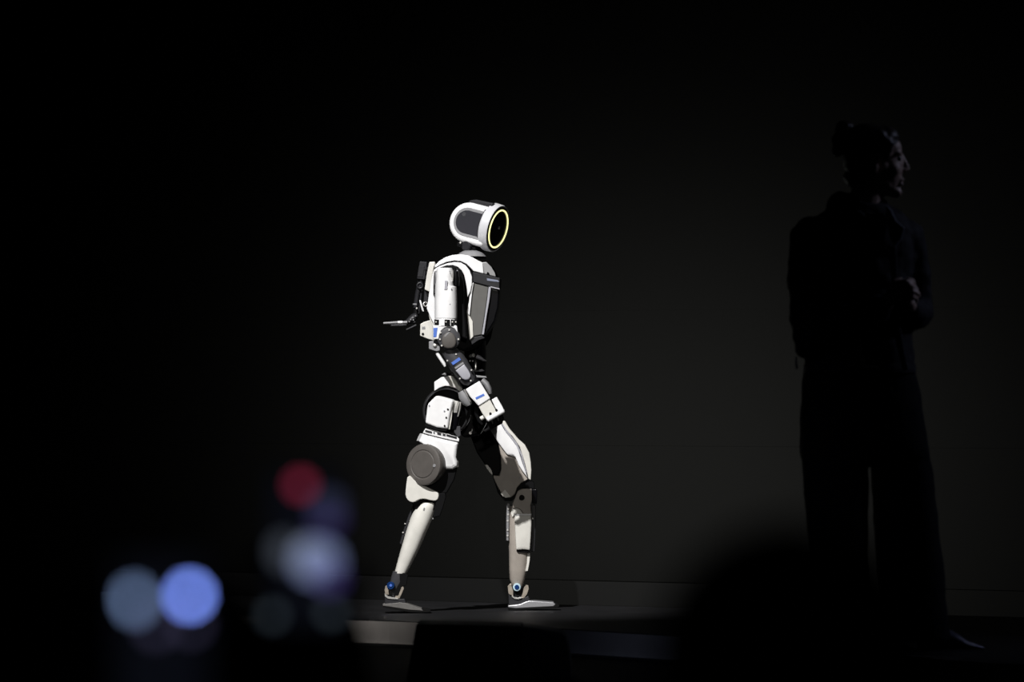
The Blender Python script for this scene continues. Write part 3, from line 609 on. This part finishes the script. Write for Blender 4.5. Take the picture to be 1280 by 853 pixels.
b.chain([(Q(1017, 300, -.03), .046), (Q(1014, 420, -.11), .036), (Q(1092, 388, -.205), .027), (Q(1102, 381, -.215), .024)])
b.chain([(Q(1133, 300, .02), .044), (Q(1148, 393, .03), .034), (Q(1135, 388, -.11), .026), (Q(1131, 381, -.155), .024)])
b.chain([(Q(1048, 490, -.04), .075), (Q(1046, 640, -.05), .05), (Q(1058, 790, -.03), .034)]); b.chain([(Q(1108, 490, .02), .075), (Q(1136, 640, .02), .05), (Q(1160, 782, .0), .034)])
# hands: the right hand folded over the left, every finger on its own
b.ell(Q(1112, 371, -.222), .034, .018, .026, .5); b.ell(Q(1128, 370, -.188), .026, .018, .028, -.3)
for i, (fx, fy) in enumerate(((1118, 355), (1122.5, 361.5), (1126, 368.2), (1127.5, 375))):
    L = (15, 17, 16, 12)[i]
    b.chain([(Q(fx, fy, -.228), .0078), (Q(fx + L * .5, fy - 2.0, -.238), .0076), (Q(fx + L * .95, fy + 0.6, -.224), .0070), (Q(fx + L * 1.05, fy + 3, -.200), .0062)])
b.chain([(Q(1108, 362, -.225), .0105), (Q(1112, 355, -.222), .0095), (Q(1120, 351.5, -.212), .0080)])
for i, (fx, fy) in enumerate(((1131, 356), (1133, 362), (1134, 368), (1133.5, 374))):
    L = (13, 15, 14, 11)[i]
    b.chain([(Q(fx, fy, -.185), .0088), (Q(fx - L * .35, fy + 1.5, -.165), .0085), (Q(fx - L, fy + 4.0, -.175), .0078)])
b.chain([(Q(1136, 360, -.19), .0105), (Q(1135, 353.5, -.20), .0095), (Q(1129, 351, -.208), .0078)])
for s_ in (-1, 1): b.ell(Q(1101, 214, s_ * .043), .030, .020, .036)
body = b.build('body', 'skin', per, .0038, 2)
for s_ in (-1, 1): 
    e = Blob(); e.ell(Q(1121.5, 199.3, s_ * .027), .0105, .0115, .0105); mk('eye', (e.V, e.F), 'eye_dark', body)
    e = Blob(); e.cap(Q(1124.5, 192, s_ * .014), .0035, Q(1118, 190.5, s_ * .042), .0025); mk('eyebrow', (e.V, e.F), 'hair_dark', body)
h = Blob()
h.ell(Q(1089, 182), .089, .077, .068); h.ell(Q(1073, 199), .050, .072, .074, .2); h.ell(Q(1108, 171), .042, .058, .034, -.45); h.ell(Q(1084, 168), .052, .06, .036)
h.cap(Q(1085, 205, -.066), .018, Q(1070, 226, -.045), .016); h.cap(Q(1085, 205, .066), .018, Q(1070, 226, .045), .016); h.cap(Q(1069, 222), .036, Q(1073, 236), .022)
h.chain([(Q(1098, 168, -.064), .014), (Q(1112, 182, -.062), .010), (Q(1106, 200, -.066), .007)])
hair = h.build('hair', 'hair_dark', per, .006, 2, folds=.006, fsize=.02)
u = Blob(); u.ell(Q(1056, 162), .030, .03, .029); u.ell(Q(1050, 176), .026, .03, .028); u.ell(Q(1047, 188), .018, .022, .022); u.ell(Q(1063, 170), .028, .03, .03)
u.cap(Q(1051, 154), .008, Q(1062, 153), .007); u.cap(Q(1043, 172), .007, Q(1043, 186), .006)
u.build('hair_bun', 'hair_dark', hair, .005, 2, folds=.006, fsize=.015)

j = Blob()
j.add(loftH([(1044, 1112, 256, .075), (1024, 1130, 268, .105), (1008, 1140, 284, .125), (1004, 1142, 305, .135), (1004, 1141, 350, .14), (1005, 1139, 400, .142), (1006, 1141, 440, .145), (1006, 1144, 464, .142)], YP, n=32))
j.ell(Q(1017, 292, -.02), .058, .075, .052); j.ell(Q(1131, 292, .015), .048, .075, .048)
j.chain([(Q(1013, 298, -.03), .066), (Q(1010, 345, -.06), .068), (Q(1013, 420, -.11), .062)])
j.chain([(Q(1013, 420, -.11), .062), (Q(1050, 405, -.165), .055), (Q(1093, 388, -.205), .043)])
j.cap(Q(1004, 436, -.09), .036, Q(1016, 436, -.11), .034)
j.chain([(Q(1133, 298, .02), .060), (Q(1144, 345, .03), .050), (Q(1149, 392, .025), .047)])
j.chain([(Q(1149, 392, .025), .047), (Q(1142, 393, -.06), .045), (Q(1136, 388, -.115), .038)])
j.cap(Q(1050, 258), .045, Q(1092, 266), .055)
jk = j.build('jacket', 'jacket_black', per, .008, 4, folds=.022, fsize=.07)
mk('jacket_hem', loftH([(1005, 1144.5, 455, .146), (1004.5, 1145, 460, .149), (1005.5, 1145, 466, .146)], YP, n=40), 'jacket_black', jk)
mk('hem_cord', loft([(995.5, 446, .9, .003), (995, 453, 1.3, .004), (996, 459.5, 1.6, .005), (996, 462, .6, .003)], YP - .1), 'lapel_grey', jk)
co = Blob()
co.add(torus(Q(1082, 262), (0.28, -.10, .95), .068, .017, 40, 12, 1.5))
co.build('collar', 'jacket_black', jk, .006, 3)
mk('lapel', slab([(1107, 256), (1113, 262), (1120, 276), (1130, 285), (1126, 299), (1117, 310), (1112, 296), (1108, 276)], YP - .150, YP - .128, skew=.3), 'lapel_grey', jk, bevel=.004)
mk('lapel', slab([(1072, 262), (1080, 268), (1092, 290), (1097, 303), (1088, 296), (1074, 282), (1066, 270)], YP - .153, YP - .13, skew=.3), 'jacket_black', jk, bevel=.004)
mk('shirt', slab([(1081, 266), (1104, 266), (1108, 280), (1104, 308), (1100, 314), (1096, 304), (1087, 284)], YP - .146, YP - .10), 'shirt_tan', per, bevel=.006, seg=3)
mk('jacket_placket', slab([(1112, 306), (1120, 308), (1122, 340), (1124, 400), (1131, 440), (1136, 463), (1129, 464), (1120, 430), (1116, 390), (1114, 340)], YP - .158, YP - .14), 'lapel_grey', jk, bevel=.003)
mk('jacket_pocket', slab([(1071, 424), (1075, 422), (1079, 445), (1082, 457), (1098, 458), (1098, 462), (1078, 461), (1073, 446)], YP - .160, YP - .145), 'shirt_tan', jk, bevel=.002)

t = Blob()
t.add(loftH([(1007, 1143, 452, .122), (1003, 1149, 480, .128), (1000, 1154, 515, .132), (1000, 1159, 548, .130), (1001, 1163, 572, .115)], YP, n=32))
t.add(loftH([(1002, 1078, 520, .105, -.02), (1001, 1085.5, 560, .105, -.03), (1003, 1086, 600, .105, -.04), (1008, 1085.5, 650, .105, -.05), (1014, 1086, 700, .108, -.05), (1020, 1090, 760, .112, -.05), (1024, 1094, 806, .115, -.05)], YP))
t.add(loftH([(1082, 1155, 520, .105, .02), (1087, 1161, 560, .105, .02), (1089.5, 1167, 600, .105, .02), (1092, 1173, 650, .105, .02), (1096, 1178, 700, .107, .015), (1102, 1183.5, 760, .11, .01), (1106, 1187, 801, .112, .01)], YP))
tr = t.build('trousers', 'trouser_black', per, .007, 2, folds=.012, fsize=.10)
def shoe(dx, dy, dyd):
    S = [(1146, 797, 9, .026), (1152, 797, 12, .034), (1170, 799, 11.5, .036), (1186, 798.5, 11.5, .038), (1197, 802.5, 8.6, .037), (1208, 806.3, 5.4, .030), (1219, 808.6, 3.2, .017), (1228, 810.4, 1.6, .006), (1231, 811, .6, .002)]
    V, Fc = loft([(x + dx, y + dyd, w, d, 0) for (x, y, w, d) in S], YP, n=24)
    V = [v + Vector((0, dy, 0)) for v in V]
    o = mk('shoe', (V, Fc), 'shoe_leather', per)
    mk('shoe_heel', lathe(Q(1153 + dx, 811.5 + dyd, dy), (0, 0, 1), [(0, .012), (.012, .011), (.03, .02)], 16), 'shoe_leather', o)
    mk('shoe_sole', slab([(1148 + dx, 808 + dyd), (1188 + dx, 809.5 + dyd), (1228 + dx, 811 + dyd), (1230 + dx, 811.6 + dyd), (1190 + dx, 812 + dyd), (1150 + dx, 812 + dyd)], YP + dy - .028, YP + dy + .028), 'rubber', o)
shoe(0, 0.01, 0); shoe(-88, -.06, 0)

# ---- spectators in the dark hall, seen from behind
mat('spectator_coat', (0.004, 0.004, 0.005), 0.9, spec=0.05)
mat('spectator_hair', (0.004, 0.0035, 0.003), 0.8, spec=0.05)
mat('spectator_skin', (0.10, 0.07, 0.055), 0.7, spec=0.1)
HF = -1.0
def spectator(name, x, y, ztop, label, wide=1.0, hand=None, side=1):
    r = root(name, (x, y, HF), label, 'person', 'spectators in front of the stage')
    hgt = ztop - HF; u_ = hgt / 1.7
    P = lambda dx, dy, dz: Vector((x + dx * u_, y + dy * u_, HF + dz * u_))
    bb = Blob()
    bb.ell(P(0, .01, 1.585), .078 * u_, .092 * u_, .105 * u_); bb.ell(P(0, .05, 1.53), .056 * u_, .062 * u_, .075 * u_)
    bb.ell(P(0, .11, 1.545), .012, .016, .02); bb.ell(P(-.08, .01, 1.555), .012, .02, .032); bb.ell(P(.08, .01, 1.555), .012, .02, .032)
    bb.cap(P(0, .0, 1.52), .056 * u_, P(0, -.02, 1.40), .062 * u_)
    bb.ell(P(0, 0, 1.25), .16 * u_, .10 * u_, .18 * u_); bb.ell(P(0, 0, 1.0), .14 * u_, .10 * u_, .16 * u_)
    for s_ in (-1, 1):
        bb.chain([(P(s_ * .09, 0, .9), .08 * u_), (P(s_ * .10, .01, .5), .055 * u_), (P(s_ * .10, 0, .09), .038 * u_)])
    cc = Blob()
    cc.ell(P(0, 0, 1.30), .205 * u_ * wide, .125 * u_, .14 * u_); cc.ell(P(0, 0, 1.08), .19 * u_, .125 * u_, .22 * u_); cc.cap(P(-.12, 0, 1.36), .07 * u_, P(.12, 0, 1.36), .07 * u_); cc.cap(P(0, -.01, 1.38), .075 * u_, P(0, -.01, 1.42), .068 * u_)
    for s_ in (-1, 1):
        if hand is not None and s_ == side:
            hp = Vector(hand); sh = P(s_ * .19, 0, 1.34)
            el = (sh + hp) / 2 + Vector((s_ * .06, -.06, -.16))
            wr_ = hp + Vector((s_ * .02, .034, -.06))
            bb.chain([(sh, .045), (el, .036), (wr_, .024), (hp + Vector((s_ * .012, .032, -.005)), .017)])
            cc.chain([(sh, .072), (el, .056), (wr_ + (el - wr_) * .2, .038)])
            d = (el - hp).normalized()
            # palm behind the lower half of the phone, fingers closing round both its edges
            bb.ell(hp + Vector((s_ * .012, .029, .016)), .034, .014, .042)
            for k_ in range(4):
                z0 = .002 + .019 * k_
                bb.chain([(hp + Vector((-s_ * .012, .028, z0)), .0088), (hp + Vector((-s_ * .042, .026, z0 + .004)), .0082), (hp + Vector((-s_ * .0515, .003, z0 + .006)), .0076), (hp + Vector((-s_ * .042, -.0150, z0 + .006)), .0066)])
            bb.chain([(hp + Vector((s_ * .042, .028, .016)), .0110), (hp + Vector((s_ * .0560, .006, .032)), .0100), (hp + Vector((s_ * .050, -.013, .055)), .0082)])
        else:
            bb.chain([(P(s_ * .19, 0, 1.34), .045 * u_), (P(s_ * .23, .02, 1.06), .036 * u_), (P(s_ * .22, .10, .82), .027 * u_)])
            cc.chain([(P(s_ * .19, 0, 1.34), .075 * u_), (P(s_ * .235, .02, 1.06), .058 * u_), (P(s_ * .225, .09, .86), .045 * u_)])
            bb.ell(P(s_ * .22, .12, .775), .018, .036, .05)
            for k_ in range(4):
                bb.chain([(P(s_ * .22, .095 + .018 * k_, .745), .0088), (P(s_ * .217, .098 + .018 * k_, .70), .0082), (P(s_ * .208, .10 + .018 * k_, .668), .0072)])
            bb.chain([(P(s_ * .21, .15, .78), .0105), (P(s_ * .20, .168, .74), .009), (P(s_ * .195, .168, .715), .008)])
    tt = Blob()
    tt.ell(P(0, 0, .93), .18 * u_, .125 * u_, .11 * u_)
    for s_ in (-1, 1): tt.chain([(P(s_ * .09, 0, .88), .095 * u_), (P(s_ * .10, .01, .5), .075 * u_), (P(s_ * .105, 0, .11), .06 * u_)])
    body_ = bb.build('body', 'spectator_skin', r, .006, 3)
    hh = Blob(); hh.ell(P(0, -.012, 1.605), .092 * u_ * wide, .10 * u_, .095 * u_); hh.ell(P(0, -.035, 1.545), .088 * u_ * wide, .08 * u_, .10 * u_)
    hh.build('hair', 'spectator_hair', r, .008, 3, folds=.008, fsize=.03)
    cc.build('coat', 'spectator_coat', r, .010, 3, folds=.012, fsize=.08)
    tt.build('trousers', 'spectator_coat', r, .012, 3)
    for s_ in (-1, 1):
        e = Blob(); e.ell(P(s_ * .105, .06, .045), .048, .13, .045)
        e.V = [Vector((v.x, v.y, max(v.z, HF + .001))) for v in e.V]
        mk('shoe', (e.V, e.F), 'spectator_coat', r)
    return r

# the phones they hold up
mat('phone_body', (0.006, 0.006, 0.007), 0.4, spec=0.3)
mat('phone_screen', (0.003, 0.003, 0.003), 0.3, spec=0.1, emit=(0.5, 0.6, 1.0), estr=0.005)
def glow(name, col, s):
    m = mat(name, (0, 0, 0), 0.5, spec=0.0, emit=col, estr=s); return m
def phone(px, py, y, label, spots, hl_=0.157, wl_=0.0755):
    c = W(px, py, y)
    r = root('smartphone', c + Vector((0, 0, -hl_ / 2)), label, 'phone', 'phones held up in the audience')
    X, Y, Z = Vector((1, 0, 0)), Vector((0, 1, 0)), Vector((0, 0, 1))
    bd = mk('case', fbox(c, X, Y, Z, (-wl_ / 2, -.0035, -hl_ / 2), (wl_ / 2, .0045, hl_ / 2)), 'phone_body', r, bevel=.003, seg=3)
    scn = mk('screen', fbox(c, X, Y, Z, (-wl_ / 2 + .003, -.0038, -hl_ / 2 + .003), (wl_ / 2 - .003, -.0030, hl_ / 2 - .003)), 'phone_screen', r, bevel=.0)
    for q in ((-.02, .058), (-.02, .036)):
        mk('camera_lens', disc(c + Vector((q[0], .0055, q[1])), (0, 1, 0), .008, .004, .001, 20), 'gloss_black', r)
    for (nm, sx, sy, rx, rz, m, tl) in spots:
        v = W(sx, sy, y - .0045)
        P = []
        for i in range(24):
            t_ = 2 * math.pi * i / 24
            a_, b_ = rx * math.cos(t_), rz * math.sin(t_)
            P.append((a_ * math.cos(tl) - b_ * math.sin(tl), a_ * math.sin(tl) + b_ * math.cos(tl)))
        mk(nm, fslab(v, X, Y, Z, P, 0, .0004), m, scn, flat=True)
    return c
s1 = W(0, 0, CAMY + 5.6).y
glow('g_red', (1.0, 0.08, 0.2), 0.38); glow('g_image', (0.42, 0.52, 0.95), 0.42); glow('g_core', (0.62, 0.72, 1.0), 0.40)
glow('g_violet', (0.28, 0.20, 0.85), 0.16); glow('g_dimblue', (0.35, 0.42, 0.85), 0.085); glow('g_button', (0.6, 0.8, 1.0), 0.10); glow('g_grey', (0.6, 0.7, 0.9), 0.10)
phone(382, 688, s1, 'phone with a red recording mark and pale blue video image on screen', [
    ('recording_mark', 376, 607, .0085, .0075, 'g_red', 0), ('video_image', 396, 702, .022, .019, 'g_image', 0), ('video_highlight', 386, 694, .013, .013, 'g_core', 0),
    ('video_shadow', 412, 722, .012, .012, 'g_violet', 0.4), ('video_edge', 354, 690, .010, .014, 'g_grey', 0), ('video_backdrop', 409, 634, .014, .012, 'g_dimblue', 0.5), ('video_stripe', 409, 652, .014, .006, 'g_violet', 0.2),
    ('screen_button', 340, 770, .0065, .0065, 'g_button', 0), ('screen_button', 414, 766, .0065, .0065, 'g_button', 0)])
s2 = CAMY + 4.5
glow('h_blue', (0.20, 0.31, 1.0), 8.0); glow('h_slate', (0.34, 0.50, 0.90), 1.75); glow('h_dim', (0.55, 0.50, 1.0), 0.17)
phone(203, 818, s2, 'phone showing two blurred blue lights at the lower left', [
    ('screen_light', 237, 745, .0062, .0062, 'h_blue', 0), ('screen_light', 168, 751, .0052, .0088, 'h_slate', 0.15), ('screen_glint', 195, 783, .006, .006, 'h_dim', 0), ('screen_glint', 238, 780, .0055, .0055, 'h_dim', 0)])
ph1 = W(382, 688, s1); ph2 = W(203, 818, s2)
spectator('spectator', W(985, 0, CAMY + 4.0).x, CAMY + 4.0, W(0, 650, CAMY + 4.0).z, 'dark blurred head of a spectator rising in front of the standing person', 1.06)
spectator('spectator', W(300, 0, CAMY + 5.05).x, CAMY + 5.05, W(0, 812, CAMY + 5.05).z, 'dark spectator holding up the phone with the red recording mark', 1.0, (ph1.x, ph1.y, ph1.z - .070), 1)
spectator('spectator', W(-75, 0, CAMY + 3.95).x, CAMY + 3.95, W(0, 690, CAMY + 3.95).z, 'dark spectator at the left edge holding the phone with two blue lights', 1.0, (ph2.x, ph2.y, ph2.z - .070), 1)

spectator('spectator', W(380, 0, CAMY + 7.2).x, CAMY + 7.2, W(0, 738, CAMY + 7.2).z, 'unseen dark spectator added below and behind the recording phone', 1.0)  # added figure that blacks out the lit stage edge
spectator('spectator', W(212, 0, CAMY + 6.4).x, CAMY + 6.4, W(0, 690, CAMY + 6.4).z, 'unseen dark spectator added behind the phone with two blue lights', 1.1)  # added as a blocker in front of the lit skirting

# ------------------------------------------------------------------ stage monitor in front of the riser
mat('monitor_black', (0.0022, 0.0022, 0.0025), 0.7, spec=0.1)
mat('monitor_side', (0.0045, 0.0045, 0.005), 0.6, spec=0.15)
YM = -3.15
def lowest(y): return HZ + (H + RH) * F / (y - CAMY)
lo = lowest(YM) - .2
mon = root('stage_monitor', W(615, lo, YM), 'low black wedge-shaped stage monitor in front of the riser', 'speaker')
mk('cabinet', slab([(520.5, 780.5), (560, 781.2), (652, 783.4), (652, lo), (508, lo)], YM, YM + .30, skew=.02), 'monitor_black', mon, bevel=.004)
mk('side_cheek', slab([(652.5, 783.6), (680, 787.5), (700, 791), (706, 794.5), (710, 806), (713.5, 830), (714, lo), (652.5, lo)], YM + .01, YM + .27, skew=.02), 'monitor_side', mon, bevel=.005)
mk('grille', slab([(524, 790), (644, 792), (644, 838), (517, 838)], YM - .004, YM + .002), 'monitor_black', mon, bevel=.001)
